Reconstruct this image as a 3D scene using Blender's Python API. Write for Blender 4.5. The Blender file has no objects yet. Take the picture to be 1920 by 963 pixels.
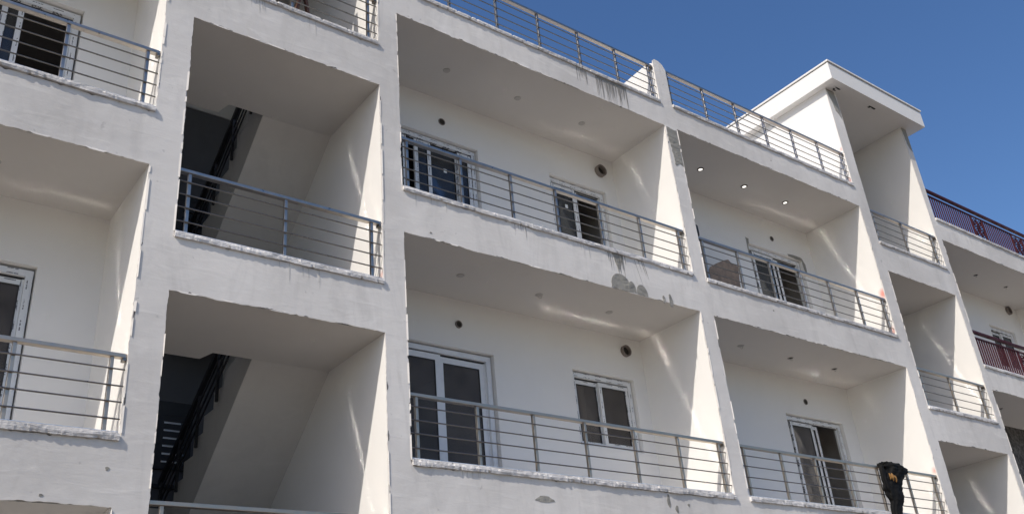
import bpy, bmesh, math, random
from mathutils import Vector, Matrix, noise
from mathutils.geometry import tessellate_polygon

# ------------------------------------------------------------------ camera, sky, sun, exposure
sc = bpy.context.scene
COL = sc.collection
CAMLOC = Vector((-4.79027, -7.66750, -8.12567))
YAW, PITCH, ROLL, FPX = 0.68646, 0.47397, -0.093435, 1766.43
f = Vector((math.sin(YAW)*math.cos(PITCH), math.cos(YAW)*math.cos(PITCH), math.sin(PITCH)))
r = Vector((math.cos(YAW), -math.sin(YAW), 0)); u = r.cross(f)
c, s = math.cos(ROLL), math.sin(ROLL)
r2 = c*r + s*u; u2 = -s*r + c*u
cam_d = bpy.data.cameras.new('camera'); cam = bpy.data.objects.new('camera', cam_d); COL.objects.link(cam)
cam.matrix_world = Matrix(((r2.x, u2.x, -f.x, CAMLOC.x), (r2.y, u2.y, -f.y, CAMLOC.y), (r2.z, u2.z, -f.z, CAMLOC.z), (0, 0, 0, 1)))
cam_d.sensor_width = 36.0; cam_d.lens = 36.0*FPX/1920.0; cam_d.clip_end = 3000; cam_d.clip_start = 0.05
sc.camera = cam

SUN = Vector((2.82, 1.0, -2.86)).normalized()          # direction the light travels
elev = math.asin(-SUN.z); azim = math.atan2(-SUN.x, -SUN.y)
w = bpy.data.worlds.new('World'); sc.world = w; w.use_nodes = True
nt = w.node_tree; bg = nt.nodes['Background']
sky = nt.nodes.new('ShaderNodeTexSky'); sky.sky_type = 'NISHITA'; sky.sun_disc = False
sky.sun_elevation = elev; sky.sun_rotation = azim
sky.air_density = 1.0; sky.dust_density = 1.5; sky.ozone_density = 1.5; sky.altitude = 0
hs = nt.nodes.new('ShaderNodeHueSaturation'); hs.inputs['Saturation'].default_value = 1.25; hs.inputs['Hue'].default_value = 0.507; hs.inputs['Value'].default_value = 1.0
nt.links.new(sky.outputs[0], hs.inputs['Color']); nt.links.new(hs.outputs[0], bg.inputs[0]); bg.inputs[1].default_value = 0.123
sd = bpy.data.lights.new('sun', 'SUN'); so = bpy.data.objects.new('sun', sd); COL.objects.link(so)
sd.energy = 3.15; sd.angle = math.radians(0.55); sd.color = (1.0, 0.93, 0.84)
so.rotation_euler = SUN.to_track_quat('-Z', 'Y').to_euler(); so.location = (-30, -12, 30)
sc.view_settings.view_transform = 'Standard'; sc.view_settings.look = 'None'
sc.view_settings.exposure = 0.22; sc.view_settings.gamma = 1.0; sc.view_settings.use_curve_mapping = False
sc.cycles.max_bounces = 10; sc.cycles.diffuse_bounces = 6; sc.cycles.use_denoising = True
sc.cycles.caustics_reflective = True      # sun glints off the added sill reflectors onto ceilings and side walls
sc.cycles.use_guiding = True; sc.cycles.use_surface_guiding = True; sc.cycles.guiding_training_samples = 128
sc.cycles.sample_clamp_indirect = 0; sc.cycles.blur_glossy = 0

# ------------------------------------------------------------------ materials
def new_mat(name):
    m = bpy.data.materials.new(name); m.use_nodes = True
    return m, m.node_tree, m.node_tree.nodes['Principled BSDF']
def N(t, kind, **kw):
    n = t.nodes.new(kind)
    for k, v in kw.items(): setattr(n, k, v)
    return n
def mixc(t, fac, a, b):
    n = N(t, 'ShaderNodeMix', data_type='RGBA')
    for i, v in ((0, fac), (6, a), (7, b)):
        if hasattr(v, 'links') or hasattr(v, 'is_output'): t.links.new(v, n.inputs[i])
        else: n.inputs[i].default_value = v
    return n.outputs[2]
def ramp(t, src, a, b, va=0.0, vb=1.0):
    n = N(t, 'ShaderNodeMapRange'); n.inputs[1].default_value = a; n.inputs[2].default_value = b
    n.inputs[3].default_value = va; n.inputs[4].default_value = vb; t.links.new(src, n.inputs[0]); return n.outputs[0]
def coords(t, scale=(1, 1, 1), rot=(0, 0, 0)):
    g = N(t, 'ShaderNodeNewGeometry'); mp = N(t, 'ShaderNodeMapping')
    mp.inputs['Scale'].default_value = scale; mp.inputs['Rotation'].default_value = rot
    t.links.new(g.outputs['Position'], mp.inputs['Vector']); return mp.outputs[0]
def noise_t(t, vec, scale, detail=6, rough=0.55, dist=0.0):
    n = N(t, 'ShaderNodeTexNoise'); n.inputs['Scale'].default_value = scale; n.inputs['Detail'].default_value = detail
    n.inputs['Roughness'].default_value = rough; n.inputs['Distortion'].default_value = dist
    t.links.new(vec, n.inputs['Vector']); return n.outputs['Fac']
def bump(t, p, h, strength, dist):
    b = N(t, 'ShaderNodeBump'); b.inputs['Strength'].default_value = strength; b.inputs['Distance'].default_value = dist
    t.links.new(h, b.inputs['Height']); t.links.new(b.outputs[0], p.inputs['Normal'])
def g(v, a=1.0): return (v, v, v, a)

def plaster_mat(name, base, mott, rough=0.9, bs=0.35, bd=0.012, spots=0.0, streak=0.3):
    m, t, p = new_mat(name)
    v = coords(t)
    n1 = noise_t(t, v, 0.55, 5, 0.6, 0.6)
    vs = coords(t, (2.2, 2.2, 0.55)); n2 = noise_t(t, vs, 1.5, 8, 0.65, 1.2)
    vt = coords(t, (0.8, 1, 3.5), (0, 0.5, 0)); n3 = noise_t(t, vt, 2.6, 7, 0.6, 0.8)
    c1 = mixc(t, ramp(t, n1, 0.35, 0.68), base, mott)
    c2 = mixc(t, ramp(t, n2, 0.5, 0.78, 0, streak), c1, tuple(x*0.80 for x in mott[:3])+(1,))
    c3 = mixc(t, ramp(t, n3, 0.55, 0.75, 0, streak), c2, tuple(min(1, x*1.12) for x in base[:3])+(1,))
    if spots > 0:
        n4 = noise_t(t, v, 9.0, 3, 0.5)
        c3 = mixc(t, ramp(t, n4, 0.70, 0.74, 0, spots), c3, (0.2, 0.19, 0.18, 1))
    t.links.new(c3, p.inputs['Base Color']); p.inputs['Roughness'].default_value = rough
    p.inputs['Specular IOR Level'].default_value = 0.25
    a = N(t, 'ShaderNodeMath', operation='ADD'); t.links.new(n3, a.inputs[0]); t.links.new(noise_t(t, v, 7, 6, 0.6), a.inputs[1])
    bump(t, p, a.outputs[0], bs, bd)
    return m
M = {}
M['facade'] = plaster_mat('facade_skim', (0.80, 0.765, 0.715, 1), (0.63, 0.60, 0.56, 1), bs=0.26, bd=0.012, spots=0.25, streak=0.5)
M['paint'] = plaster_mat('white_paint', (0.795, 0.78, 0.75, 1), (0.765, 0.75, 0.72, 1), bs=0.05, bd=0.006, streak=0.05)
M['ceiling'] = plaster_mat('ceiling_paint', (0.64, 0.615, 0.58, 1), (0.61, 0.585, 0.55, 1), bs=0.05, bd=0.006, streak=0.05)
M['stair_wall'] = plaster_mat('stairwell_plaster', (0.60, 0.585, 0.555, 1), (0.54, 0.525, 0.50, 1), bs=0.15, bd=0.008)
M['stair_dark'] = plaster_mat('stairwell_shaded_wall', (0.16, 0.16, 0.165, 1), (0.13, 0.13, 0.135, 1), bs=0.15, bd=0.008)  # darker than the other stair walls: the well's shade is in the colour
M['ledge'] = plaster_mat('ledge_mortar', (0.72, 0.70, 0.68, 1), (0.55, 0.53, 0.51, 1), bs=1.0, bd=0.03, spots=0.6)
M['mortar'] = plaster_mat('grey_mortar', (0.35, 0.335, 0.30, 1), (0.25, 0.24, 0.21, 1), bs=0.8, bd=0.03)
M['drip'] = plaster_mat('drip_stain', (0.17, 0.16, 0.14, 1), (0.30, 0.285, 0.26, 1), bs=0.5, bd=0.01)
M['chip'] = plaster_mat('chipped_edge_shade', (0.16, 0.15, 0.14, 1), (0.09, 0.085, 0.08, 1), bs=0.8, bd=0.02)
M['faint'] = plaster_mat('faint_run', (0.60, 0.585, 0.55, 1), (0.52, 0.50, 0.47, 1), bs=0.1, bd=0.005)
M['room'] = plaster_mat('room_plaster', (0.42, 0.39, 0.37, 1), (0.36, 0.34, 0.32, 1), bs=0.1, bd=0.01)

def paint_marks(name, marks):
    """white side-wall paint with pink spray marks at given world points"""
    m = M['paint'].copy(); m.name = name; t = m.node_tree; p = t.nodes['Principled BSDF']
    src = p.inputs['Base Color'].links[0].from_socket
    gm = N(t, 'ShaderNodeNewGeometry')
    nz = N(t, 'ShaderNodeTexNoise'); nz.inputs['Scale'].default_value = 9; t.links.new(gm.outputs['Position'], nz.inputs['Vector'])
    for (x, y, z, rad, k) in marks:
        d = N(t, 'ShaderNodeVectorMath', operation='DISTANCE'); t.links.new(gm.outputs['Position'], d.inputs[0]); d.inputs[1].default_value = (x, y, z)
        a = N(t, 'ShaderNodeMath', operation='MULTIPLY_ADD'); t.links.new(nz.outputs['Fac'], a.inputs[0]); a.inputs[1].default_value = rad*0.9
        t.links.new(d.outputs['Value'], a.inputs[2])
        src = mixc(t, ramp(t, a.outputs[0], rad*0.6, rad*1.7, k, 0), src, (0.72, 0.17, 0.12, 1))
    t.links.new(src, p.inputs['Base Color']); return m

def simple(name, col, rough=0.5, metal=0.0, spec=0.5, nz=0.0, nscale=8):
    m, t, p = new_mat(name); p.inputs['Roughness'].default_value = rough; p.inputs['Metallic'].default_value = metal
    p.inputs['Specular IOR Level'].default_value = spec
    if nz > 0:
        n = noise_t(t, coords(t), nscale, 5, 0.6)
        cc = mixc(t, ramp(t, n, 0.3, 0.7), tuple(x*(1-nz) for x in col[:3])+(1,), tuple(min(1, x*(1+nz)) for x in col[:3])+(1,))
        t.links.new(cc, p.inputs['Base Color']); t.links.new(ramp(t, n, 0.3, 0.7, max(0.02, rough*0.75), min(1, rough*1.3)), p.inputs['Roughness'])
    else: p.inputs['Base Color'].default_value = col
    return m
M['steel'] = simple('stainless_steel', (0.46, 0.42, 0.375, 1), 0.34, 1.0, nz=0.05, nscale=14)
M['steel_warm'] = simple('stainless_steel_warm_reflection', (0.52, 0.45, 0.37, 1), 0.42, 1.0, nz=0.05, nscale=14)  # lower rails: their warm reflection is put into the base colour
M['bar'] = simple('steel_bar', (0.27, 0.25, 0.225, 1), 0.33, 1.0, nz=0.05, nscale=14)
M['tiles'] = simple('pale_floor_tiles', (0.78, 0.76, 0.72, 1), 0.35, nz=0.04)
M['black_steel'] = simple('black_steel', (0.018, 0.018, 0.02, 1), 0.4, 0.0, nz=0.3)
M['maroon'] = simple('maroon_painted_metal', (0.06, 0.010, 0.015, 1), 0.6, 0.0, 0.25, nz=0.2)
M['pvc'] = simple('white_pvc', (0.72, 0.73, 0.74, 1), 0.35, 0.0, nz=0.05)
M['gasket'] = simple('black_gasket', (0.02, 0.02, 0.02, 1), 0.6)
M['vent_dark'] = simple('vent_hole', (0.03, 0.025, 0.02, 1), 0.8)
M['vent_ring'] = simple('vent_pipe_plastic', (0.20, 0.17, 0.15, 1), 0.6, nz=0.2)
M['cardboard'] = simple('brown_board', (0.27, 0.20, 0.15, 1), 0.85, nz=0.35, nscale=9)
M['wood'] = simple('dark_brown_wood', (0.12, 0.055, 0.035, 1), 0.6, nz=0.4, nscale=14)
M['jacket'] = simple('black_cloth', (0.007, 0.007, 0.007, 1), 0.8, 0.0, 0.2, nz=0.3)
M['lining'] = simple('golden_lining', (0.30, 0.16, 0.05, 1), 0.35, 0.3, nz=0.6, nscale=22)
M['curtain'] = simple('pale_curtain', (0.55, 0.53, 0.50, 1), 0.9, nz=0.06)
M['lamp_ring'] = simple('dark_lamp_ring', (0.06, 0.045, 0.04, 1), 0.5)
M['blank_disc'] = simple('grey_cover_disc', (0.44, 0.42, 0.395, 1), 0.7, nz=0.1)
M['sticker'] = simple('white_sticker', (0.75, 0.77, 0.76, 1), 0.5)
M['ground'] = simple('dusty_ground', (0.17, 0.145, 0.12, 1), 0.95, nz=0.2, nscale=0.6)
M['darkmetal'] = simple('dark_tool_plastic', (0.025, 0.025, 0.028, 1), 0.5)
M['pole'] = simple('grey_pole', (0.25, 0.24, 0.23, 1), 0.5)
def lit():
    m, t, p = new_mat('lit_downlight'); p.inputs['Emission Color'].default_value = (1, 0.95, 0.86, 1); p.inputs['Emission Strength'].default_value = 1.1
    p.inputs['Base Color'].default_value = (.8, .8, .8, 1); return m
M['lit'] = lit()
def glass(name='tinted_glass', ior=1.42, col=(0.55, 0.56, 0.57, 1), dust=(0.35, 0.36, 0.37, 1), fac=0.08):
    m, t, p = new_mat(name); t.nodes.remove(p)
    out = t.nodes['Material Output']
    tr = N(t, 'ShaderNodeBsdfTransparent'); tr.inputs[0].default_value = col
    gl = N(t, 'ShaderNodeBsdfGlossy'); gl.inputs['Roughness'].default_value = 0.02; gl.inputs[0].default_value = (0.9, 0.95, 1, 1)
    fr = N(t, 'ShaderNodeFresnel'); fr.inputs[0].default_value = ior
    nz = noise_t(t, coords(t), 1.3, 2, 0.5); b = N(t, 'ShaderNodeBump'); b.inputs['Strength'].default_value = 0.06; b.inputs['Distance'].default_value = 0.05
    t.links.new(nz, b.inputs['Height']); t.links.new(b.outputs[0], gl.inputs['Normal'])
    mx = N(t, 'ShaderNodeMixShader'); t.links.new(fr.outputs[0], mx.inputs[0]); t.links.new(tr.outputs[0], mx.inputs[1]); t.links.new(gl.outputs[0], mx.inputs[2])
    df = N(t, 'ShaderNodeBsdfDiffuse'); df.inputs[0].default_value = dust
    m3 = N(t, 'ShaderNodeMixShader'); t.links.new(ramp(t, noise_t(t, coords(t), 2.5, 5, 0.6), 0.3, 0.7, fac*0.7, fac*1.3), m3.inputs[0])
    t.links.new(mx.outputs[0], m3.inputs[1]); t.links.new(df.outputs[0], m3.inputs[2])
    t.links.new(m3.outputs[0], out.inputs[0]); return m
M['glass'] = glass(); M['glass_brown'] = glass('brown_reflection_glass', 1.2, (0.6, 0.56, 0.53, 1), (0.36, 0.33, 0.305, 1), 0.20)  # brown version: dim reflections in the lower panes put into the tint
def film(vertical):
    """pvc with protective film carrying rows of illegible dark print"""
    m, t, p = new_mat('pvc_film_upright' if vertical else 'pvc_film_across'); p.inputs['Roughness'].default_value = 0.35
    v = coords(t, (1, 1, 1))
    sx = N(t, 'ShaderNodeSeparateXYZ'); t.links.new(v, sx.inputs[0])
    along, across = (sx.outputs['Z'], sx.outputs['X']) if vertical else (sx.outputs['X'], sx.outputs['Z'])
    def frac(src, per):
        a = N(t, 'ShaderNodeMath', operation='DIVIDE'); t.links.new(src, a.inputs[0]); a.inputs[1].default_value = per
        b = N(t, 'ShaderNodeMath', operation='FRACT'); t.links.new(a.outputs[0], b.inputs[0]); return b.outputs[0], a.outputs[0]
    fa, ra = frac(along, 0.21)
    on = N(t, 'ShaderNodeMath', operation='LESS_THAN'); t.links.new(fa, on.inputs[0]); on.inputs[1].default_value = 0.5
    n = N(t, 'ShaderNodeTexNoise'); n.inputs['Scale'].default_value = 60; t.links.new(v, n.inputs['Vector'])
    ch = N(t, 'ShaderNodeMath', operation='GREATER_THAN'); t.links.new(n.outputs['Fac'], ch.inputs[0]); ch.inputs[1].default_value = 0.45
    fc, rc = frac(across, 0.047)
    rw = N(t, 'ShaderNodeMath', operation='LESS_THAN'); t.links.new(fc, rw.inputs[0]); rw.inputs[1].default_value = 0.22
    m1 = N(t, 'ShaderNodeMath', operation='MULTIPLY'); t.links.new(on.outputs[0], m1.inputs[0]); t.links.new(ch.outputs[0], m1.inputs[1])
    m2 = N(t, 'ShaderNodeMath', operation='MULTIPLY'); t.links.new(m1.outputs[0], m2.inputs[0]); t.links.new(rw.outputs[0], m2.inputs[1])
    t.links.new(mixc(t, m2.outputs[0], (0.70, 0.71, 0.71, 1), (0.13, 0.13, 0.14, 1)), p.inputs['Base Color'])
    return m
M['film_v'] = film(True); M['film_h'] = film(False)
def stone():
    m, t, p = new_mat('dark_stone_cladding'); p.inputs['Roughness'].default_value = 0.7
    v = coords(t); vo = N(t, 'ShaderNodeTexVoronoi'); vo.inputs['Scale'].default_value = 9; t.links.new(v, vo.inputs['Vector'])
    n = noise_t(t, v, 14, 6, 0.6)
    cc = mixc(t, ramp(t, n, 0.4, 0.66), (0.035, 0.03, 0.028, 1), (0.16, 0.15, 0.14, 1))
    t.links.new(cc, p.inputs['Base Color']); bump(t, p, vo.outputs['Distance'], 0.6, 0.03); return m
M['stone'] = stone()

# ------------------------------------------------------------------ geometry helpers
ROOT = {}
def link(name, me, mat, parent=None):
    o = bpy.data.objects.new(name, me); COL.objects.link(o)
    if mat is not None:
        for mm in (mat if isinstance(mat, (list, tuple)) else [mat]): me.materials.append(mm)
    if parent is not None:
        o.parent = parent; o.matrix_parent_inverse = parent_inv(parent)
    return o
def parent_inv(p):
    # parts are built in world coordinates, so only an Empty at a thing's base needs undoing
    return Matrix.Translation(-p.location) if p.type == 'EMPTY' else Matrix.Identity(4)
class MB:
    def __init__(self): self.v = []; self.f = []; self.m = []; self.mi = 0
    def face(self, idx): self.f.append(idx); self.m.append(self.mi)
    def box(self, x0, x1, y0, y1, z0, z1):
        b = len(self.v)
        for x in (x0, x1):
            for y in (y0, y1):
                for z in (z0, z1): self.v.append((x, y, z))
        for q in ((0, 1, 3, 2), (4, 6, 7, 5), (0, 4, 5, 1), (2, 3, 7, 6), (0, 2, 6, 4), (1, 5, 7, 3)):
            self.face([b+i for i in q])
        return self
    def prism(self, pts, lo, hi, axis):
        """polygon pts (2d) extruded along axis (0=x,1=y,2=z)"""
        b = len(self.v); n = len(pts)
        def mk(a, b_, k):
            return {0: (k, a, b_), 1: (a, k, b_), 2: (a, b_, k)}[axis]
        for k in (lo, hi):
            for (a, b_) in pts: self.v.append(mk(a, b_, k))
        tri = tessellate_polygon([[Vector((a, b_, 0)) for a, b_ in pts]])
        for t3 in tri:
            self.face([b+i for i in t3]); self.face([b+n+i for i in reversed(t3)])
        for i in range(n):
            j = (i+1) % n; self.face([b+i, b+j, b+n+j, b+n+i])
        return self
    def tube(self, p, q, rad, seg=8):
        p, q = Vector(p), Vector(q); d = (q-p).normalized()
        a = d.orthogonal().normalized(); bb = d.cross(a); b = len(self.v)
        for e in (p, q):
            for i in range(seg):
                an = 2*math.pi*i/seg; self.v.append(tuple(e + rad*(math.cos(an)*a + math.sin(an)*bb)))
        for i in range(seg):
            j = (i+1) % seg; self.face([b+i, b+j, b+seg+j, b+seg+i])
        self.face([b+i for i in range(seg)][::-1]); self.face([b+seg+i for i in range(seg)])
        return self
    def bar(self, p, q, w, h):
        """square bar from p to q: width w across x-ish, height h"""
        p, q = Vector(p), Vector(q); d = (q-p).normalized()
        up = Vector((0, 0, 1)) if abs(d.z) < 0.9 else Vector((1, 0, 0))
        a = d.cross(up).normalized(); bb = a.cross(d).normalized(); b = len(self.v)
        for e in (p, q):
            for sa, sb in ((-1, -1), (1, -1), (1, 1), (-1, 1)): self.v.append(tuple(e + a*sa*w/2 + bb*sb*h/2))
        for i in range(4):
            j = (i+1) % 4; self.face([b+i, b+j, b+4+j, b+4+i])
        self.face([b+3, b+2, b+1, b]); self.face([b+4, b+5, b+6, b+7])
        return self
    def build(self, name, mat, parent=None, smooth=False, bevel=0.0):
        me = bpy.data.meshes.new(name); me.from_pydata(self.v, [], self.f)
        bm = bmesh.new(); bm.from_mesh(me)
        for i, fc in enumerate(bm.faces): fc.material_index = self.m[i]; fc.smooth = smooth
        if bevel > 0: bmesh.ops.bevel(bm, geom=list(bm.edges), offset=bevel, segments=2, affect='EDGES', profile=0.5)
        bmesh.ops.recalc_face_normals(bm, faces=bm.faces); bm.to_mesh(me); bm.free()
        return link(name, me, mat, parent)
def box(name, mat, parent, *a, bevel=0.0): return MB().box(*a).build(name, mat, parent, bevel=bevel)

def panel(name, mat, parent, outer, holes, y0, y1, extra=None):
    """polygon in the xz plane with holes, from y0 (front) to y1 (back)"""
    loops = [outer]+holes; flat = [p for l in loops for p in l]
    tri = tessellate_polygon([[Vector((x, z, 0)) for x, z in l] for l in loops])
    mb = MB(); n = len(flat)
    mb.v = [(x, y0, z) for x, z in flat]+[(x, y1, z) for x, z in flat]
    for t3 in tri: mb.face(list(t3)); mb.face([n+i for i in reversed(t3)])
    k = 0
    for l in loops:
        m_ = len(l)
        for i in range(m_):
            a, b = k+i, k+(i+1) % m_; mb.face([a, b, n+b, n+a])
        k += m_
    if extra: extra(mb)
    return mb.build(name, mat, parent)
def rect(x0, x1, z0, z1): return [(x0, z0), (x1, z0), (x1, z1), (x0, z1)]
def rag(poly, amp=0.007, step=0.035, seed=0, chip=0.02, chips=0.05):
    out = []; rnd = random.Random(seed); n = len(poly)
    for i in range(n):
        a = Vector(poly[i]); b = Vector(poly[(i+1) % n]); L = (b-a).length; d = (b-a)/L; nn = Vector((-d.y, d.x))
        k = max(1, int(L/step)); 
        for j in range(k):
            p = a+d*(L*j/k); o = 0.0
            if 0 < j:
                q = p*3.1+Vector((seed*7.7, seed*3.3)); o = amp*1.1*noise.noise(Vector((q.x, q.y, seed)))*2+amp*0.6*noise.noise(Vector((p.x*22, p.y*22, seed+5)))*2
                if rnd.random() < chips: o += rnd.uniform(-1, 0.6)*chip
            out.append((p.x+nn.x*o, p.y+nn.y*o))
    return out

def empty(name, loc, parent=None):
    o = bpy.data.objects.new(name, None); COL.objects.link(o); o.location = loc; o.empty_display_size = 0.3
    if parent is not None: o.parent = parent
    return o
def tag(o, label=None, cat=None, group=None, kind=None):
    for k, v in (('label', label), ('category', cat), ('group', group), ('kind', kind)):
        if v: o[k] = v
    return o

# ------------------------------------------------------------------ ground
GZ = -9.75
gr = MB().box(-400, 400, -400, 400, GZ-0.5, GZ).build('ground', M['ground']); tag(gr, kind='structure')

# ------------------------------------------------------------------ the building
B = empty('apartment_building', (5.0, 3.0, GZ))
tag(B, 'white plastered apartment block with rows of balconies and steel railings', 'building')
D = 1.19           # depth of balconies
BK = 9.0           # back of the building
TOPT = 2.69        # underside of the roof slab of the stair tower
fins = {'A': (-2.734, -2.452), 'B': (-0.264, 0.0), 'C': (4.713, 4.983), 'D': (9.75, 10.077), 'E': (12.357, 12.557), 'F': (17.85, 18.1), 'G': (-7.75, -7.5)}
def rooftop(k):
    return {'A': 5.3, 'B': 5.3, 'C': 1.26, 'D': TOPT, 'E': TOPT, 'F': 1.26, 'G': 1.26}[k]
red = paint_marks('white_paint_pink_marks', [(9.75, 0.02, -1.74, 0.10, 0.75), (9.75, 0.02, -2.44, 0.08, 0.5), (9.75, 0.02, 1.27, 0.06, 0.45), (9.75, 0.02, 0.58, 0.08, 0.45), (9.75, 0.02, -4.85, 0.06, 0.6), (-0.264, 0.03, -3.66, 0.05, 0.4)])
for k, (x0, x1) in fins.items():
    mat = red if k in 'BD' else M['paint']
    if k in 'CFG':
        # the fin is a full wall up to the terrace, then a low dividing fin with a sloping back
        mb = MB().prism([(0.0, GZ-0.2), (BK, GZ-0.2), (BK, 0.38), (2.2, 0.38), (0.66, 1.23), (0.12, 1.255), (0.0, 1.20)], x0, x1, 0)
    else:
        mb = MB().box(x0, x1, 0.0, BK if k not in 'AB' else BK, GZ-0.2, rooftop(k))
    mb.build('dividing_wall', mat, B)
# floor slabs per bay: (x0, x1, [(soffit, floor)...])
bays = {'0': (-7.5, -2.734), '2': (0.0, 4.713), '3': (4.983, 9.75), '5': (12.557, 17.85)}
SL = {'0': [(0.0, 0.40), (-3.105, -2.53), (-6.255, -5.74), (-9.3, -8.8)],
      '2': [(0.0, 0.40), (-3.1, -2.575), (-6.2, -5.68), (-9.3, -8.8)],
      '3': [(0.015, 0.42), (-3.11, -2.595), (-6.2, -5.68), (-9.3, -8.8)],
      '5': [(0.044, 0.48), (-3.10, -2.67), (-6.2, -5.74), (-9.3, -8.8)]}
for k, (x0, x1) in bays.items():
    for (a, b) in SL[k]:
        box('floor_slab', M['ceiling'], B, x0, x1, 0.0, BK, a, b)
# stair bays: landings only
SF = [-0.64, -3.80, -6.94]     # landing floor levels
SS = [-1.21, -4.335, -7.48]    # landing soffits
DB = 4.4                       # back wall of the stairwell
# roof of the left stair tower
box('roof_slab', M['ceiling'], B, -2.452, -0.264, 0.0, BK, 1.95, 2.5)
def flight(par, xr0, xr1, F, y0, rise, tread, n, soff, slope, ydir=1):
    """concrete flight descending from level F at y0 away from the facade"""
    top = []; z = F; y = y0
    for i in range(n):
        z2 = z-rise; top += [(y, z2)] if i else [(y, F), (y, z2)][1:]
        y2 = y+tread; top.append((y2, z2)); y = y2; z = z2
        if i < n-1: top.append((y, z-rise))
    pts = [(y0-0.2, F-0.001)]+[(y0, F-0.001)]
    zz = F; yy = y0
    for i in range(n):
        pts += [(yy, zz-rise)] if True else []
        yy += tread; zz -= rise; pts.append((yy, zz))
    ye = yy
    pts.append((ye, zz-0.12)); pts.append((ye-0.1, soff-slope*(ye-0.1-y0+0.2)))
    pts.append((y0-0.2, soff))
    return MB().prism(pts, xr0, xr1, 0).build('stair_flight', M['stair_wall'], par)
for (F, Ssf) in zip(SF, SS):
    # landing slab: left part reaches further back than the right part
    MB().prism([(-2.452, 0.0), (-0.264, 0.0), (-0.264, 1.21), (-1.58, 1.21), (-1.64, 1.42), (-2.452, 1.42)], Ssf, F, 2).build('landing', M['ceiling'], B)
    flight(B, -1.16, -0.264, F, 1.412, 0.19, 0.275, 8, Ssf, 0.80)
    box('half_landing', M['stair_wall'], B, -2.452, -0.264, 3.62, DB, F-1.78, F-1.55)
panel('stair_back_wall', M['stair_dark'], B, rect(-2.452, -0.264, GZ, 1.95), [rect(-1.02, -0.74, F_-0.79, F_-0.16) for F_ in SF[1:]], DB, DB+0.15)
box('stair_side_wall', M['paint'], B, -2.4515, -2.44, 1.43, DB, GZ, 1.95)
box('stair_back_wall', M['paint'], B, -2.44, -0.277, DB-0.02, DB-0.0005, 0.98, 1.949)  # white panel: daylight on the upper wall put into the colour
# second staircase bay (between D and E): landings and back wall
SF4 = [-0.69, -3.79, -6.9]; SS4 = [-1.224, -4.33, -7.45]
for (F, Ssf) in zip(SF4, SS4):
    box('landing', M['ceiling'], B, 10.077, 12.357, 0.0, 1.9, Ssf, F)
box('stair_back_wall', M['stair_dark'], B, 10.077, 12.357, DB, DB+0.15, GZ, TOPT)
# roof slab over the right stair tower, with a thin coping on top
rb = MB().box(9.594, 12.85, -0.29, 6.5, TOPT+0.001, 3.06).build('roof_slab', M['paint'], B)
MB().box(9.60, 12.845, -0.28, 6.49, 3.061, 3.085).build('roof_membrane', M['mortar'], B)
MB().box(9.575, 12.87, -0.31, 6.52, 3.086, 3.12).build('roof_coping', M['paint'], B)
# dark pockmarks under the slab's front edge are exposed ties
for (x, y) in ((9.93, -0.12), (11.1, -0.10)):
    rnd = random.Random(int(x*10)); mb = MB()
    for i in range(5):
        px, py = x+rnd.uniform(-.1, .1), y+rnd.uniform(-.05, .05); mb.box(px, px+rnd.uniform(.04, .12), py, py+rnd.uniform(.015, .03), TOPT-0.006, TOPT)
    mb.build('exposed_patch', M['gasket'], B)

# ---- plaster skin of the facade with ragged openings
holes = []; openings = []
def opening(bay, x0, x1, z0, z1): openings.append((bay, x0, x1, z0, z1)); holes.append(rag(rect(x0, x1, z0, z1), 0.007, 0.03, seed=len(holes)+1, chip=0.018, chips=0.06))
LT = 0.056
for k, zs in {'0': [(-2.463, 0.0), (-5.677, -3.105), (-8.77, -6.255)], '2': [(-2.516, 0.0), (-5.618, -3.1), (-8.72, -6.2)],
              '3': [(-2.536, 0.015), (-5.619, -3.11), (-8.72, -6.2)], '5': [(-2.609, 0.044), (-5.68, -3.10), (-8.72, -6.2)]}.items():
    for (zb, zt) in zs: opening(k, bays[k][0], bays[k][1], zb-LT, zt)
for (zb, zt) in ((-0.58, 1.95), (-3.743, -1.21), (-6.88, -4.335)): opening('S', -2.452, -0.264, zb-LT, zt)
for (zb, zt) in ((-3.737, -1.224), (-6.85, -4.33)): opening('4', 10.077, 12.357, zb-LT, zt)
rt = 0.464-LT
outer = [(-9.0, GZ), (19.5, GZ), (19.5, 0.541-LT), (12.557, 0.541-LT), (12.557, TOPT), (12.357, TOPT), (12.357, -0.63-LT), (10.077, -0.63-LT), (10.077, TOPT),
         (9.75, TOPT), (9.75, 0.484-LT), (4.983, 0.484-LT), (4.983, 1.15), (4.93, 1.24), (4.85, 1.285), (4.76, 1.29), (4.713, 1.24), (4.713, rt), (0.0, rt), (0.0, 5.3), (-2.734, 5.3), (-2.734, rt), (-9.0, rt)]
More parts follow.
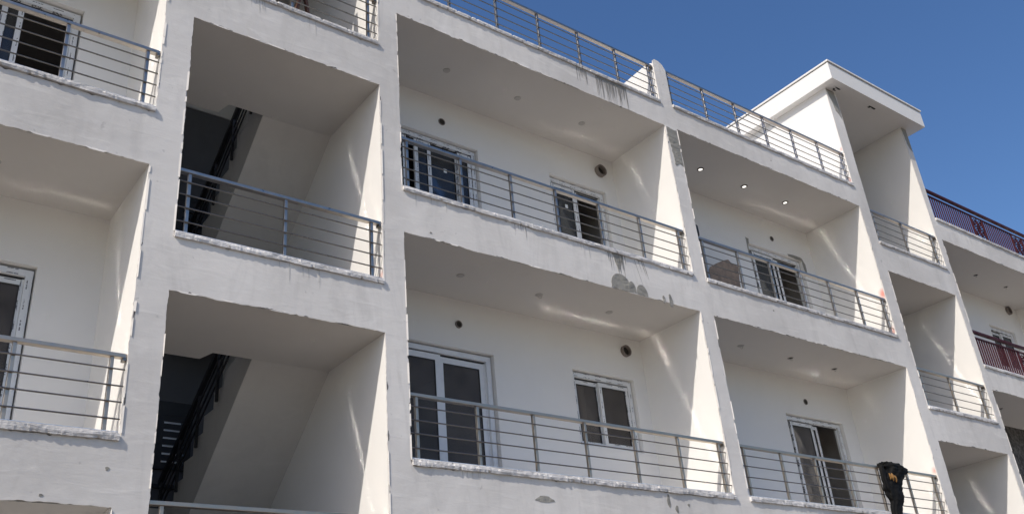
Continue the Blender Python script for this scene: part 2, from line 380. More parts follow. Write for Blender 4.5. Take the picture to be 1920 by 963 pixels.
def beads(mb):
    """irregular proud plaster lips along the openings' edges"""
    rnd = random.Random(4)
    for (bay, x0, x1, z0, z1) in openings:
        for side in (0, 1):
            x = x0 if side == 0 else x1; z = z0+0.05
            while z < z1-0.05:
                L = rnd.uniform(0.06, 0.35)
                if rnd.random() < 0.8:
                    wv = rnd.uniform(0.006, 0.016); zz = min(z+L, z1-0.02); o = rnd.uniform(-0.004, 0.004)
                    a, b = (x+o-wv*(0.2), x+o+wv) if side else (x+o-wv, x+o+wv*0.2)
                    yy = -0.012-rnd.uniform(0.003, 0.010); k = len(mb.v)
                    mb.v += [(a, -0.0125, z+rnd.uniform(0, .02)), (b, yy, z+rnd.uniform(0, .02)), (b, yy, zz), (a, -0.0125, zz-rnd.uniform(0, .02)), (b, 0.002, z), (b, 0.002, zz)]
                    mb.face([k, k+1, k+2, k+3]); mb.face([k+1, k+4, k+5, k+2])
                z += L+rnd.uniform(0.0, 0.08)
        x = x0+0.05
        while x < x1-0.1:     # little burrs hanging from the soffit edge
            L = rnd.uniform(0.05, 0.3)
            if rnd.random() < 0.45:
                k = len(mb.v); h = rnd.uniform(0.006, 0.02); yy = -0.012-rnd.uniform(0.002, 0.008)
                mb.v += [(x, -0.0125, z1+0.012), (x+L, -0.0125, z1+0.012), (x+L*.8, yy, z1-h*.5), (x+L*.25, yy, z1-h*.5), (x, 0.004, z1), (x+L, 0.004, z1)]
                mb.face([k, k+1, k+2, k+3]); mb.face([k+3, k+2, k+5, k+4])
            x += L+rnd.uniform(0, 0.3)

# ---- ledges
for (bay, x0, x1, z0, z1) in openings:
    box('render_backing', M['mortar'], B, x0+.002, x1-.002, -0.0004, 0.0004, z1+0.0005, z1+0.05)
def chips(mb):  # dark slivers: chipped plaster plus soffit-edge shadow put into the colour
    mb.mi = 1
    for q, (bay, x0, x1, z0, z1) in enumerate(openings):
        rnd = random.Random(50+q)
        def sliver(px, pz, L, h, horiz, t):
            n = max(3, int(L/0.02)); k = len(mb.v)
            for i in range(n+1):
                u_ = i/n; w_ = h*math.sin(math.pi*min(max(u_, .04), .96))**0.5*(0.5+rnd.random()*0.8); off = -0.002
                if horiz: mb.v += [(px+L*u_, -0.0135-t, pz+off), (px+L*u_, -0.0135-t, pz+off+w_)]
                else: mb.v += [(px-off, -0.0135-t, pz+L*u_), (px-off+w_*(1 if horiz is False else -1), -0.0135-t, pz+L*u_)]
            for i in range(n): mb.face([k+2*i, k+2*i+1, k+2*i+3, k+2*i+2])
        x = x0+rnd.uniform(0.05, .3); i = 0
        while x < x1-0.3:
            L = rnd.uniform(0.03, 0.28) if rnd.random() < .6 else rnd.uniform(.02, .06)
            sliver(x, z1+0.002, L, rnd.uniform(0.005, 0.017), True, 0.0003*(i % 3)); x += L+rnd.uniform(0.05, 0.8); i += 1
        z = z0+0.3
        while z < z1-0.2:
            L = rnd.uniform(0.02, 0.12); sliver(x1+0.003, z, L, rnd.uniform(0.004, 0.014), False, 0.0003*(i % 3)); z += L+rnd.uniform(0.08, 0.7); i += 1
def drips(x0, x1, zt, n, lmin, lmax, seed, wmin=0.006, wmax=0.02, slant=0.0, into=None):
    rnd = random.Random(seed); mb = into or MB()
    for i in range(n):
        x = x0+(x1-x0)*(i+rnd.uniform(0.1, .9))/n; L = rnd.uniform(lmin, lmax); w_ = rnd.uniform(wmin, wmax); z = zt; k = len(mb.v); seg = 6; t = 0.002+0.0004*(i % 7)
        pts = []
        for j in range(seg+1):
            q = j/seg; ww = w_*(1-q)**0.6*(1+0.4*noise.noise(Vector((x*9, q*5, seed)))); pts.append((x+slant*q*L, z-L*q, max(0.001, ww)))
        for (a, b, ww) in pts: mb.v += [(a-ww/2, -0.0125-t, b), (a+ww/2, -0.0125-t, b)]
        for j in range(seg): mb.face([k+2*j, k+2*j+1, k+2*j+3, k+2*j+2])
    if into is None: mb.build('drip_stain', M['drip'], B)
def lips(mb):
    beads(mb); chips(mb); mb.mi = 2      # faint old runs below the sills
    for q, (bay, x0, x1, z0, z1) in enumerate(openings):
        rnd = random.Random(q+300)
        for j in range(1 if q % 3 else 2):
            xa_ = rnd.uniform(x0, x1-0.4); drips(xa_, xa_+rnd.uniform(0.1, 0.5), z0-0.001, rnd.randint(2, 5), 0.04, 0.22, q*7+j, 0.005, 0.016, rnd.uniform(-.05, .1), mb)
skin = panel('facade_plaster', [M['facade'], M['chip'], M['faint']], B, rag(outer, 0.003, 0.25, 99, 0, 0), holes, -0.012, -0.0005, lips)  # chip slot: chipped plaster plus soffit-edge shadow in the colour
def ledge(x0, x1, zt, seed, p=0.036, grey=False):
    """mortar sill with a crumbly edge"""
    rnd = random.Random(seed); nx = max(4, int((x1-x0)/0.022)); mb = MB()
    prof = [(0.16, 0.0), (-p, 0.0), (-p-0.004, -0.5), (-p, -1.0), (0.16, -1.0)]
    rows = []
    for i in range(nx+1):
        x = x0+(x1-x0)*i/nx; row = []
        for j, (y, h) in enumerate(prof):
            nv = noise.noise(Vector((x*4, j*3.7, seed))); nh = noise.noise(Vector((x*30, j*2.1, seed*3.1)))
            dz = 0.009*nv+0.006*nh if j in (1, 2, 3) else 0.0
            dy = 0.006*nv+0.006*nh if j in (1, 2, 3) else 0
            if j in (1, 3) and rnd.random() < 0.05: dz += (-1 if j == 1 else 1)*rnd.uniform(0.006, 0.016); dy += rnd.uniform(0.005, 0.02)
            row.append(len(mb.v)); mb.v.append((x, y+dy, zt+h*LT+dz))
        rows.append(row)
    m_ = len(prof)
    for i in range(nx):
        for j in range(m_): mb.face([rows[i][j], rows[i][(j+1) % m_], rows[i+1][(j+1) % m_], rows[i+1][j]])
    mb.face(rows[0][::-1]); mb.face(rows[-1])
    return mb.build('ledge', M['ledge'], B)
sd_ = 1
LED = {}
for k, zs in {'0': (-2.463, -5.677), '2': (0.464, -2.516, -5.618), '3': (0.484, -2.536, -5.619), '5': (0.541, -2.609, -5.68)}.items():
    for z in zs: ledge(bays[k][0]+0.004, bays[k][1]-0.004, z, sd_); sd_ += 1
for z in (-0.58, -3.743, -6.88): ledge(-2.448, -0.268, z, sd_); sd_ += 1
for z in (-0.63, -3.737, -6.85): ledge(10.081, 12.353, z, sd_); sd_ += 1

def added_reflector_metal():
    m, t, p = new_mat('reflector_metal'); p.inputs['Metallic'].default_value = 1; p.inputs['Base Color'].default_value = (.9, .9, .9, 1); p.inputs['Roughness'].default_value = 0.072
    bump(t, p, noise_t(t, coords(t), 6, 2, .5), 0.05, 0.01); return m
M['added_reflector_metal'] = added_reflector_metal()
def added_sill_reflector(x0, x1, z):
    mb = MB().box(x0, x1, -0.006, 0.062, z-.01, z+.021); mb.mi = 1; mb.box(x0, x1, -0.005, 0.061, z+.0212, z+.0236)
    mb.build('added_sill_reflector', [M['ledge'], M['added_reflector_metal']], B)
# unseen reflectors added along the sills to throw wavy sun lines on ceilings and walls
for k, zz in {'0': (-2.463, -5.677), '2': (-2.516, -5.618, -8.72), '3': (-2.536, -5.619, -8.72), '5': (-2.609, -5.68)}.items():
    for z in zz: added_sill_reflector(bays[k][0]+.01, bays[k][1]-.01, z)
for z in (-3.743, -6.88): added_sill_reflector(-2.44, -0.275, z)
for z in (-0.63, -3.737, -6.85): added_sill_reflector(10.085, 12.35, z)
# ---- railings
def railing(x0, x1, zl, posts, mat, y=0.035, h=0.695, gap_end=0.0):
    """handrail with posts and four bars; zl is the ledge's top"""
    zt = zl+h
    R = MB().box(x0, x1, y-0.03, y+0.03, zt-0.036, zt).build('railing', mat, B, bevel=0.004)
    MB().box(x1-0.03, x1-0.004, y-0.034, y+0.034, zt-0.062, zt-0.0365).build('bracket', M['bar'], R)
    rnd = random.Random(int(x0*100+zl*10))
    for px in posts:
        MB().box(px-0.016, px+0.016, y-0.018, y+0.018, zl-0.01, zt-0.0365).build('post', mat, R, bevel=0.003)
    for b in (0.145, 0.285, 0.425, 0.565):
        z = zt-b+rnd.uniform(-.003, .003)
        MB().tube((x0, y-0.027, z+rnd.uniform(-.004, .004)), (x1-0.002, y-0.027, z), 0.0075).build('crossbar', M['bar'], R)
    return R
st, sw = M['steel'], M['steel_warm']
P2 = [0.10, 0.85, 1.605, 2.35, 3.12, 3.87, 4.62]
railing(0.005, 4.708, -2.516, [0.10, 0.85, 1.605, 2.33, 3.08, 3.83, 4.60], st)
railing(0.005, 4.708, -5.618, P2, sw)
railing(0.005, 4.708, 0.464, [0.10, 0.85, 1.64, 2.39, 3.15, 3.90, 4.62], st)
P3 = [5.10, 5.87, 6.62, 7.36, 8.12, 8.91, 9.66]
railing(4.988, 9.745, -2.536, P3, st); railing(4.988, 9.745, -5.619, P3, sw)
railing(4.988, 9.745, 0.484, [5.04, 5.87, 6.65, 7.41, 8.19, 8.95, 9.68], st)
PS = [-2.34, -1.36, -0.38]
for z, m_ in ((-0.58, st), (-3.743, st), (-6.88, sw)): railing(-2.447, -0.269, z, PS, m_, h=0.705)
for z, m_ in ((-0.63, st), (-3.737, sw)): railing(10.082, 12.352, z, [10.18, 11.15, 12.18], m_)
P0 = [-7.3, -6.55, -5.8, -5.05, -4.32, -3.585, -2.85]
railing(-7.495, -2.739, -2.463, P0, st); railing(-7.495, -2.739, -5.677, P0, sw)

def ornate_railing(x0, x1, zl):
    h = 0.72; zt = zl+h; mt = M['maroon']; y = 0.035
    R = MB().box(x0, x1, y-0.03, y+0.03, zt-0.05, zt).build('railing', mt, B, bevel=0.004)
    MB().box(x0, x1, y-0.016, y+0.016, zt-0.16, zt-0.135).build('top_rail', mt, R)
    MB().box(x0, x1, y-0.016, y+0.016, zl+0.03, zl+0.055).build('bottom_rail', mt, R)
    x = x0+0.06; i = 0; ax = x0+1.75
    scroll = [ax+j*1.75 for j in range(3)]
    while x < x1-0.02:
        if not any(a-0.02 < x < a+0.50 for a in scroll):
            MB().box(x-0.010, x+0.010, y-0.010, y+0.010, zl+0.0551, zt-0.1601).build('baluster', mt, R)
        x += 0.092
    for a in scroll:
        if a+0.5 > x1: continue
        mb = MB()
        mb.box(a, a+0.03, y-0.015, y+0.015, zl+0.0552, zt-0.1602).box(a+0.45, a+0.48, y-0.015, y+0.015, zl+0.0552, zt-0.1602)
        def ring(cx, cz, r0, a0=0, a1=2*math.pi):
            nn = 14; pr = None
            for q in range(nn+1):
                an = a0+(a1-a0)*q/nn; rr = r0
                pt = (cx+rr*math.cos(an), y, cz+rr*math.sin(an))
                if pr: mb.bar(pr, pt, 0.016, 0.016)
                pr = pt
        cz = (zl+0.055+zt-0.16)/2
        for sx in (-1, 1):
            for sz in (-1, 1):
                ring(a+0.24+sx*0.10, cz+sz*0.12, 0.085); ring(a+0.24+sx*0.10, cz+sz*0.12, 0.04)
        ring(a+0.24, cz, 0.06); mb.bar((a+0.03, y, cz), (a+0.45, y, cz), 0.014, 0.014)
        mb.bar((a+0.24, y, zl+0.056), (a+0.24, y, zt-0.161), 0.014, 0.014)
        mb.build('scroll_panel', mt, R)
    return R
ornate_railing(12.562, 17.845, 0.541); ornate_railing(12.562, 17.845, -2.609)

# ---- balcony back walls with reveals, doors and windows
def sash(par, x0, x1, z0, z1, y, sw_=0.06, mat_v='film_v', mat_h='film_h', sticker=False):
    """one leaf: uprights, rails, pane"""
    mb = MB(); t = 0.032
    mb.box(x0, x0+sw_, y, y+t, z0, z1).box(x1-sw_, x1, y, y+t, z0, z1)
    mb.mi = 1; mb.box(x0+sw_+.0005, x1-sw_-.0005, y, y+t, z1-sw_, z1).box(x0+sw_+.0005, x1-sw_-.0005, y, y+t, z0, z0+sw_*1.1)
    mb.mi = 2
    for (a, b, c_, d_) in ((x0+sw_, x0+sw_+.007, z0+sw_*1.1, z1-sw_), (x1-sw_-.007, x1-sw_, z0+sw_*1.1, z1-sw_), (x0+sw_+.0071, x1-sw_-.0071, z1-sw_-.007, z1-sw_)):
        mb.box(a, b, y+0.004, y+t-0.006, c_, d_-0.0003)
    s_ = mb.build('sash', [M[mat_v], M[mat_h], M['gasket']], par)
    MB().box(x0+sw_, x1-sw_, y+0.014, y+0.018, z0+sw_, z1-sw_).build('pane', M['glass' if z1 > -2 else 'glass_brown'], par)
    if sticker:
        MB().box(x0+sw_+(x1-x0-2*sw_)*0.55, x0+sw_+(x1-x0-2*sw_)*0.55+0.05, y+0.0115, y+0.0135, z1-0.36, z1-0.30).build('sticker', M['sticker'], par)
    return s_
def frame(name, x0, x1, z0, z1, filmed=True, door=False, leaves=()):
    y = D+0.055; fw = 0.065; mb = MB(); Fv, Fh = ('film_v', 'film_h') if filmed else ('pvc', 'pvc')
    mb.box(x0, x0+fw, y, y+0.085, z0, z1).box(x1-fw, x1, y, y+0.085, z0, z1)
    # inner track ribs
    mb.box(x0+fw+.0005, x0+fw+0.018, y+0.04, y+0.046, z0, z1-fw).box(x1-fw-0.018, x1-fw-.0005, y+0.04, y+0.046, z0, z1-fw)
    mb.mi = 1
    mb.box(x0+fw+.0005, x1-fw-.0005, y, y+0.085, z1-fw, z1)
    mb.box(x0+fw+.0005, x1-fw-.0005, y, y+0.085, z0, z0+(0.03 if door else fw))
    mb.mi = 2; mb.box(x0+fw+.001, x1-fw-.001, y+0.039, y+0.047, z1-fw-0.018, z1-fw-0.0005)
    W = mb.build(name, [M[Fv], M[Fh], M['gasket']], B)
    for i, lf in enumerate(leaves):
        xa, xb, tr = lf[:3]; stk = len(lf) > 3 and lf[3]
        sash(W, xa, xb, z0+0.032, z1-fw-0.022, y+(0.005 if tr == 0 else 0.048), 0.055 if filmed else 0.075, Fv, Fh, stk)
    return W
def back_wall(bay, zf, zs, hls, mat='paint'):
    x0, x1 = bays[bay]
    box('floor_tiles', M['tiles'], B, x0+.001, x1-.001, 0.17, D-.001, zf-0.02, zf+0.006)
    hs = []
    outerp = [(x0, zf), (x1, zf), (x1, zs), (x0, zs)]
    # door holes touch the floor: cut them into the outline
    doors = sorted([h for h in hls if h[2] is None]); wins = [h for h in hls if h[2] is not None]
    pts = [(x0, zf)]
    for (a, b, _, zt) in doors: pts += [(a, zf), (a, zt), (b, zt), (b, zf)]
    pts += [(x1, zf), (x1, zs), (x0, zs)]
    return panel('back_wall', M[mat], B, pts, [rect(a, b, za, zb) for (a, b, za, zb) in wins], D, D+0.16)
def room(bay, zf, zs):
    x0, x1 = bays[bay]; mb = MB()
    mb.box(x0, x1, 5.0, 5.1, zf, zs).box(x0+.001, x0+0.02, D+0.161, 5.0, zf, zs).box(x1-0.02, x1-.001, D+0.161, 5.0, zf, zs)
    mb.box(x0+0.021, x1-0.021, D+0.161, 5.0, zs-0.03, zs-.001).box(x0+0.021, x1-0.021, D+0.161, 5.0, zf+.001, zf+0.03)
    mb.box(x0+2.75, x0+2.87, D+0.162, 5.0, zf+0.031, zs-0.031)
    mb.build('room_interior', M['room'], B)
def vent(x, z, rad, deep=0.05, dark=True):
    mb = MB(); n = 20; y = D-deep
    for (ra, yy) in ((rad, D-0.001), (rad, y), (rad*0.80, y), (rad*0.80, D-0.004)):
        for i in range(n):
            an = 2*math.pi*i/n; mb.v.append((x+ra*math.cos(an), yy, z+ra*math.sin(an)))
    for q in range(3):
        for i in range(n):
            j = (i+1) % n; mb.face([q*n+i, q*n+j, (q+1)*n+j, (q+1)*n+i])
    mb.mi = 1; mb.face([3*n+i for i in range(n)])
    mb.build('vent_pipe', [M['vent_ring'], M['vent_dark']], B)
def downlight(x, y, z, kind):
    n = 20; mb = MB()
    def disc(r0, z0): 
        k = len(mb.v)
        for i in range(n):
            an = 2*math.pi*i/n; mb.v.append((x+r0*math.cos(an), y+r0*math.sin(an), z0))
        return k
    if kind == 'lit':
        a = disc(0.058, z-0.001); b = disc(0.055, z-0.012); c_ = disc(0.038, z-0.012); d_ = disc(0.038, z-0.004)
        for (p, q) in ((a, b), (b, c_), (c_, d_)):
            for i in range(n): mb.face([p+i, p+(i+1) % n, q+(i+1) % n, q+i])
        o = mb.build('ceiling_light', M['lamp_ring'], B)
        m2 = MB(); 
        for i in range(n):
            an = 2*math.pi*i/n; m2.v.append((x+0.038*math.cos(an), y+0.038*math.sin(an), z-0.009))
        m2.face(list(range(n))); m2.build('lens', M['lit'], o)
    elif kind == 'disc':
        a = disc(0.05, z-0.001); b = disc(0.046, z-0.008)
        for i in range(n): mb.face([a+i, a+(i+1) % n, b+(i+1) % n, b+i])
        mb.face([b+i for i in range(n)]); mb.build('ceiling_light', M['blank_disc'], B)
    else:   # open cut-out with its wire loop
        a = disc(0.055, z-0.0015); b = disc(0.047, z-0.006); c_ = disc(0.040, z-0.003)
        for (p, q) in ((a, b), (b, c_)):
            for i in range(n): mb.face([p+i, p+(i+1) % n, q+(i+1) % n, q+i])
        mb.mi = 1; mb.face([c_+i for i in range(n)]); mb.mi = 0
        pr = None
        for i in range(9):
            an = math.pi*i/8; pt = (x+0.05*math.cos(an), y+0.01*math.sin(an*2), z-0.01-0.035*math.sin(an))
            if pr: mb.tube(pr, pt, 0.004, 5)
            pr = pt
        mb.build('ceiling_light', [M['blank_disc'], M['vent_dark'] if kind == 'hole' else M['blank_disc']], B)

zs = {k: {0: SL[k][0][0], 1: SL[k][1][0], 2: SL[k][2][0]} for k in SL}
zfl = {k: {0: SL[k][1][1], 1: SL[k][2][1], 2: SL[k][3][1]} for k in SL}
for k in SL:
    for L in (0, 1, 2): room(k, zfl[k][L], zs[k][L])
# bay 2
for L in (0, 1, 2):
    S, Fz = zs['2'][L], zfl['2'][L]
    back_wall('2', Fz, S, [(0.30, 2.02, None, S-0.66), (3.33, 4.47, S-1.68, S-0.63)])
    if L == 0:
        frame('balcony_door', 0.301, 2.00, Fz+.001, S-0.68, True, True, [(0.42, 0.87, 0), (1.00, 1.26, 0), (1.215, 1.74, 1, True), (1.70, 1.925, 0)])
        frame('window', 3.331, 4.45, S-1.679, S-0.65, True, False, [(3.40, 3.86, 0, True), (3.52, 3.935, 1)])
        vent(1.43, -0.384, 0.055, 0.01); vent(4.40, -0.27, 0.10, 0.07)
        for x in (1.15, 2.36, 3.57): downlight(x, 0.6, S, 'disc')
    else:
        frame('balcony_door', 0.301, 2.00, Fz+.001, S-0.68, False, True, [(0.37, 1.245, 0), (1.235, 1.93, 1)])
        frame('window', 3.331, 4.45, S-1.679, S-0.65, True, False, [(3.40, 3.87, 1), (3.83, 4.38, 0)])
        vent(1.50, S-0.34, 0.05, 0.02); vent(4.38, S-0.21, 0.085, 0.05)
        for x, kd in ((1.15, 'disc'), (2.36, 'wire'), (3.57, 'disc')): downlight(x, 0.59, S, kd)
# bay 3
for L in (0, 1, 2):
    S, Fz = zs['3'][L], zfl['3'][L]
    back_wall('3', Fz, S, [(7.85, 9.38, None, S-0.66)])
    frame('balcony_door', 7.851, 9.36, Fz+.001, S-0.68, True, True, [(7.99, 8.58, 0), (8.40, 8.76, 1)])
    vent(8.60 if L == 0 else 8.46, S-0.40, 0.05, 0.01)
    for x in ((6.17, 7.27, 8.38) if L == 0 else (6.26, 7.45, 8.60)): downlight(x, 0.6, S, 'lit' if L == 0 else 'wire' if x < 7 else 'hole')
# bay 0
for L in (0, 1, 2):
    S, Fz = zs['0'][L], zfl['0'][L]
    back_wall('0', Fz, S, [(-5.3, -3.27-0.05*(L > 0), None, S-0.60-0.06*L), (-6.9, -5.8, S-1.68, S-0.63)])
    if L == 0: frame('balcony_door', -5.299, -3.29, Fz+.001, S-0.63, True, True, [(-5.1, -4.25, 0), (-4.45, -3.99, 0), (-4.04, -3.83, 1)])
    else: frame('balcony_door', -5.299, -3.335, Fz+.001, S-0.69, L == 1, True, [(-5.2, -4.30, 0), (-4.36, -3.375, 1)])
    frame('window', -6.899, -5.82, S-1.679, S-0.65, True, False, [(-6.83, -6.33, 1), (-6.37, -5.89, 0)])
    for x in (-6.3, -5.1, -3.9): downlight(x, 0.6, S, 'disc')
# bay 5
for L in (0, 1, 2):
    S, Fz = zs['5'][L], zfl['5'][L]
    back_wall('5', Fz, S, [(13.0, 14.6, None, S-0.66), (16.2, 17.36, S-1.68, S-0.66)], 'paint' if L == 0 else 'stone')
    frame('balcony_door', 13.001, 14.58, Fz+.001, S-0.68, False, True, [(13.07, 13.80, 0), (13.75, 14.5, 1)])
    frame('window', 16.201, 17.34, S-1.679, S-0.68, True, False, [(16.27, 16.80, 1), (16.76, 17.27, 0)])
    vent(17.42, S-0.10, 0.10, 0.06)
    for x in ((13.6, 14.9, 16.2) if L == 0 else (13.98, 15.2, 16.5)): downlight(x, 0.57, S, 'hole')

# ---- steel railings and louvred window of the stairwell
for (F, Ssf) in zip(SF, SS):
    sl = -0.66; y0, y1 = 1.45, 3.75; z0 = F-0.19
    def ln(off, y): return z0+off+sl*(y-1.4)
    X = -1.20
    R = MB().bar((X, y0, ln(0.52, y0)), (X, y1, ln(0.52, y1)), 0.045, 0.06).build('stair_railing', M['black_steel'], B)
    for off in (0.37, 0.245, 0.12):
        MB().bar((X, y0, ln(off, y0)), (X, y1, ln(off, y1)), 0.016, 0.018).build('crossbar', M['black_steel'], R)
    for i in range(5):
        y = 1.5+i*0.55; MB().bar((X, y, ln(-0.12, y)), (X, y, ln(0.49, y)), 0.03, 0.03).build('post', M['black_steel'], R)
    # dark window with narrow daylight slits, high on the rear wall
    ya, yb = DB-0.04, DB-0.001; xa, xb = -1.02, -0.74; top, bot = F-0.16, F-0.78
    W0 = MB().box(-1.9, xb+0.09, ya, yb, top, F+0.03).box(xb+0.0005, xb+0.09, ya, yb, bot-0.09, top-.0005).box(-1.9, xb, ya, yb, bot-0.09, bot).box(-1.9, xa-.0005, ya, yb, bot+.0005, top-.0005).box(xb+0.03, xb+0.08, ya+.001, yb-.001, bot-0.6, bot-0.091).box(-1.9, xb+0.029, ya+.001, yb-.001, bot-0.33, bot-0.28).build('louvre_screen', M['black_steel'], B)
    n_ = 6; H = (top-bot)/n_
    for i in range(n_):
        z1_ = top-H*i; MB().box(xa, xb-0.001, ya+0.005, yb, z1_-H+0.032, z1_-.001).build('slat', M['black_steel'], W0)

# ---- grey mortar patches at the heads of dividing walls, stains on the bands
def patch(name, mat, pts, t=0.004, seed=1, amp=0.01, y=-0.0125, step=0.03):
    return panel(name, M[mat], B, rag(pts, amp, step, seed, 0, 0), [], y-t, y)
patch('mortar_patch', 'mortar', [(4.735, -0.012), (4.965, -0.02), (4.975, -0.67), (4.90, -0.64), (4.80, -0.70), (4.77, -0.45)], seed=3)
patch('mortar_patch', 'mortar', [(9.77, 2.675), (10.02, 2.68), (10.055, 2.3), (10.06, 2.02), (9.97, 2.15), (9.90, 2.2), (9.86, 2.45)], seed=4)
patch('mortar_patch', 'mortar', [(12.375, 2.68), (12.54, 2.68), (12.548, 2.12), (12.46, 2.18), (12.40, 2.28)], seed=5)
def blob(cx, z0, w_, h_, n=12): return [(cx-w_/2, z0)]+[(cx-w_/2*math.cos(math.pi*i/n), z0+h_*math.sin(math.pi*i/n)**0.8) for i in range(1, n)]+[(cx+w_/2, z0)]
patch('mortar_patch', 'mortar', blob(3.25, -3.093, 0.36, 0.23), seed=6, amp=0.014)
patch('mortar_patch', 'mortar', blob(3.62, -3.093, 0.20, 0.15), seed=7, amp=0.012)
patch('mortar_patch', 'mortar', blob(3.44, -3.092, 0.14, 0.16), seed=17, amp=0.012, t=0.0055)
drips(3.36, 3.98, 0.40, 34, 0.15, 0.44, 5, 0.008, 0.022)
drips(2.98, 3.20, 0.40, 9, 0.06, 0.30, 6, 0.006, 0.02)
drips(3.08, 3.42, -2.575, 9, 0.10, 0.42, 7, 0.006, 0.022)
drips(3.55, 3.75, -2.58, 4, 0.15, 0.42, 8, 0.005, 0.014, 0.25)
drips(1.55, 1.75, -2.575, 5, 0.06, 0.34, 9, 0.003, 0.010)
patch('mortar_patch', 'mortar', [(3.16, -2.573), (3.36, -2.573), (3.33, -2.66), (3.28, -2.78), (3.24, -2.84), (3.20, -2.70)], seed=8, t=0.003)
patch('mortar_patch', 'mortar', [(3.38, 0.404), (3.97, 0.404), (3.96, 0.36), (3.8, 0.34), (3.6, 0.35), (3.42, 0.37)], seed=9, t=0.003)
# splashes near the right end of the middle band and on the lowest band
for (x, z, w_, h_, sdd) in ((4.02, -3.07, 0.05, 0.12, 1), (4.15, -3.06, 0.07, 0.20, 2), (1.62, -5.885, 0.24, 0.07, 3), (3.50, -5.77, 0.05, 0.16, 4), (3.62, -5.86, 0.05, 0.09, 5), (3.83, -5.80, 0.035, 0.035, 6), (-2.80, -5.96, 0.03, 0.03, 7),
                            (-3.25, -6.2, 0.03, 0.02, 8), (0.35, -3.02, 0.03, 0.02, 9), (6.4, -2.75, 0.03, 0.02, 10), (7.3, 0.2, 0.02, 0.02, 11)):
    patch('mortar_patch', 'mortar', [(x+w_/2*math.cos(a)*(1+.3*math.sin(3*a+sdd)), z+h_/2*math.sin(a)) for a in [2*math.pi*i/12 for i in range(12)]], seed=20+sdd, amp=0.004, t=0.003)
# mortar at broken door-head corner of bay 3, upper balcony
panel('mortar_patch', M['mortar'], B, rag([(8.98, -0.60), (9.15, -0.585), (9.40, -0.60), (9.47, -0.72), (9.46, -0.88), (9.40, -0.86), (9.385, -0.66), (9.00, -0.645)], 0.008, 0.03, 31, 0, 0), [], D-0.004, D-0.0005)
panel('mortar_patch', M['mortar'], B, rag([(7.82, -0.55), (7.90, -0.56), (7.88, -0.66), (7.845, -0.70), (7.845, -0.9), (7.82, -0.9)], 0.006, 0.03, 32, 0, 0), [], D-0.004, D-0.0005)

# ------------------------------------------------------------------ loose things on the balconies
def curtain(x0, x1, z0, z1, y, label, folds=7, skew=0.0):
    mb = MB(); nx, nz = 60, 16
    for j in range(nz+1):
        q = j/nz; z = z1+(z0-z1)*q
        for i in range(nx+1):
            p = i/nx; x = x0+(x1-x0)*p+skew*q*p
            mb.v.append((x, y+0.03*math.sin(p*folds*2*math.pi+0.5*q)+0.015*noise.noise(Vector((p*5, q*3, y))), z))
    for j in range(nz):
        for i in range(nx): a = j*(nx+1)+i; mb.face([a, a+1, a+nx+2, a+nx+1])
    o = mb.build('curtain', M['curtain'], None, smooth=True); return tag(o, label, 'curtain')
curtain(3.52, 3.72, -4.95, -3.78, D+0.26, 'pale curtain strip behind the left pane of the window on the lower long balcony', 2, 0.06)
curtain(3.62, 3.85, -1.85, -0.70, D+0.28, 'pale curtain behind the small half open window of the upper long balcony', 2, 0.1)
curtain(7.95, 8.50, -5.66, -3.80, D+0.26, 'pale curtain behind the sliding door above the hanging black jacket', 4, -0.05)
curtain(7.95, 8.45, -2.56, -0.70, D+0.26, 'pale curtain behind the sliding door under the three lit ceiling lights', 3, 0.1)

def loft(name, mat, parent, rows, seed, nseg=28, fold=0.18, freq=5):
    """closed cloth-like volume through rows (cx, cy, z, rx, ry)"""
    mb = MB()
    for k, (cx, cy, z, rx, ry) in enumerate(rows):
        for i in range(nseg):
            an = 2*math.pi*i/nseg
            q = 1+fold*math.sin(freq*an+k*0.35+seed)+fold*1.4*noise.noise(Vector((math.cos(an)*1.8, math.sin(an)*1.8, k*0.45+seed)))
            mb.v.append((cx+rx*q*math.cos(an), cy+ry*q*math.sin(an), z+0.012*noise.noise(Vector((an*2, k, seed)))))
    R = len(rows)
    for k in range(R-1):
        for i in range(nseg):
            j = (i+1) % nseg; mb.face([k*nseg+i, k*nseg+j, (k+1)*nseg+j, (k+1)*nseg+i])
    mb.face(list(range(nseg))); mb.face([(R-1)*nseg+i for i in range(nseg)][::-1])
    return mb.build(name, mat, parent, smooth=True)
def interp(rows, n):
    out = []
    for i in range(n+1):
        t = i/n*(len(rows)-1); a = min(int(t), len(rows)-2); q = t-a; out.append(tuple(rows[a][j]*(1-q)+rows[a+1][j]*q for j in range(5)))
    return out
J = empty('jacket', (8.3, 0.0, -5.62))
tag(J, 'black jacket with gold lining slung over the lower right balcony handrail', 'jacket')
loft('shell', M['jacket'], J, interp([(8.36, 0.0, -4.855, 0.08, 0.05), (8.42, -0.005, -4.875, 0.24, 0.085), (8.48, -0.01, -4.92, 0.32, 0.10), (8.50, -0.02, -4.98, 0.30, 0.095), (8.44, -0.035, -5.05, 0.25, 0.075), (8.36, -0.045, -5.12, 0.23, 0.055), (8.31, -0.045, -5.20, 0.22, 0.048), (8.28, -0.045, -5.29, 0.22, 0.048), (8.29, -0.05, -5.38, 0.20, 0.048), (8.29, -0.05, -5.46, 0.15, 0.045), (8.25, -0.05, -5.55, 0.13, 0.04), (8.22, -0.05, -5.70, 0.11, 0.035), (8.19, -0.055, -5.86, 0.08, 0.03)], 60), 2, nseg=44, fold=0.13, freq=9)
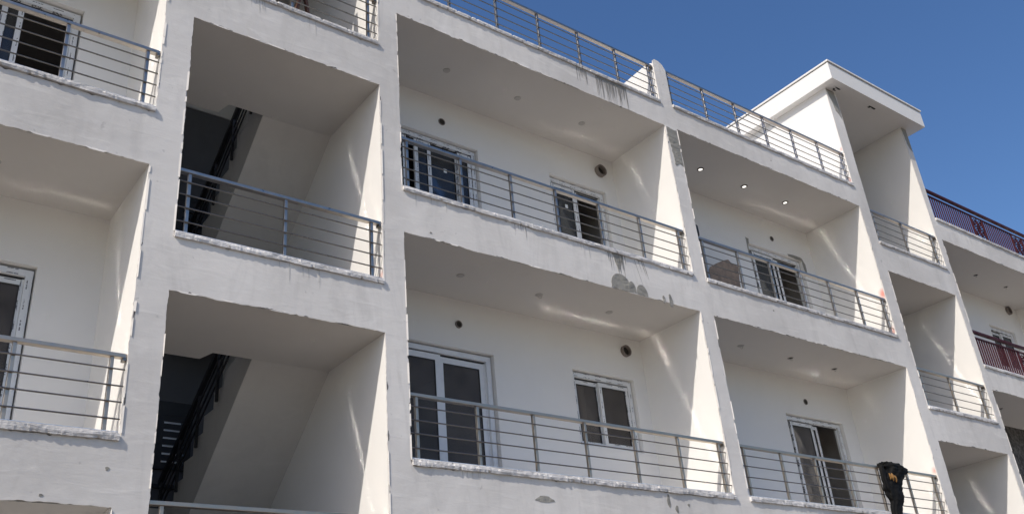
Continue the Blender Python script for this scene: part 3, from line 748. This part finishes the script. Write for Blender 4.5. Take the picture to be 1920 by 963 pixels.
loft('fold', M['jacket'], J, interp([(8.14, -0.04, -4.93, 0.03, 0.03), (8.12, -0.055, -5.02, 0.06, 0.03), (8.11, -0.06, -5.15, 0.05, 0.03), (8.14, -0.06, -5.28, 0.06, 0.03), (8.20, -0.06, -5.38, 0.02, 0.02)], 20), 8, fold=0.2, freq=6)
for i, (x, z, L_, wx) in enumerate(((8.20, -5.06, 0.09, 0.014), (8.26, -5.05, 0.12, 0.020), (8.33, -5.08, 0.10, 0.018))):
    loft('lining', M['lining'], J, interp([(x, -0.102, z, 0.006, 0.006), (x+0.01, -0.108, z-L_*0.3, wx, 0.012), (x+0.015, -0.106, z-L_*0.7, wx*0.9, 0.012), (x+0.01, -0.10, z-L_, 0.006, 0.006)], 10), 5+i, fold=0.3, freq=5)

# brown board leaning against the back wall of the upper right balcony
bd = MB().prism([(6.40, -2.59), (7.10, -2.59), (7.16, -1.62), (7.20, -1.36), (7.02, -1.32), (6.97, -1.28), (6.84, -1.33), (6.66, -1.42), (6.47, -1.53), (6.42, -1.60)], 1.02, 1.035, 1).build('board', M['cardboard'])
tag(bd, 'torn brown board leaning at the left of the upper balcony with lit ceiling lights', 'board')
# roller tool on its pole, just right of the pillar
T = empty('roller_tool', (5.40, 0.34, -2.59)); tag(T, 'grey pole with a dark rounded roller head beside the pillar of the upper right balcony', 'tool')
MB().tube((5.43, 0.38, -2.58), (5.36, 0.30, -1.62), 0.014).build('pole', M['pole'], T)
loft('roller_head', M['darkmetal'], T, [(5.36, 0.30, -1.62, 0.02, 0.02), (5.355, 0.30, -1.60, 0.045, 0.045), (5.35, 0.30, -1.52, 0.05, 0.05), (5.345, 0.30, -1.45, 0.05, 0.05), (5.34, 0.30, -1.42, 0.03, 0.03), (5.34, 0.30, -1.41, 0.008, 0.008)], 1, 16, 0.03, 2)
# brown planks on the top stair landing
def plank(p, q, wd, label):
    o = MB().bar(p, q, wd, 0.03).build('wooden_plank', M['wood']); return tag(o, label, 'plank', 'brown planks on the top stair landing')
plank((-1.30, 0.10, -0.60), (-0.95, 0.30, 0.95), 0.10, 'broad dark brown plank leaning behind the topmost stair railing')
plank((-1.10, 0.11, -0.60), (-1.16, 0.42, 0.90), 0.05, 'narrow brown plank crossing the broad one behind the topmost stair railing')
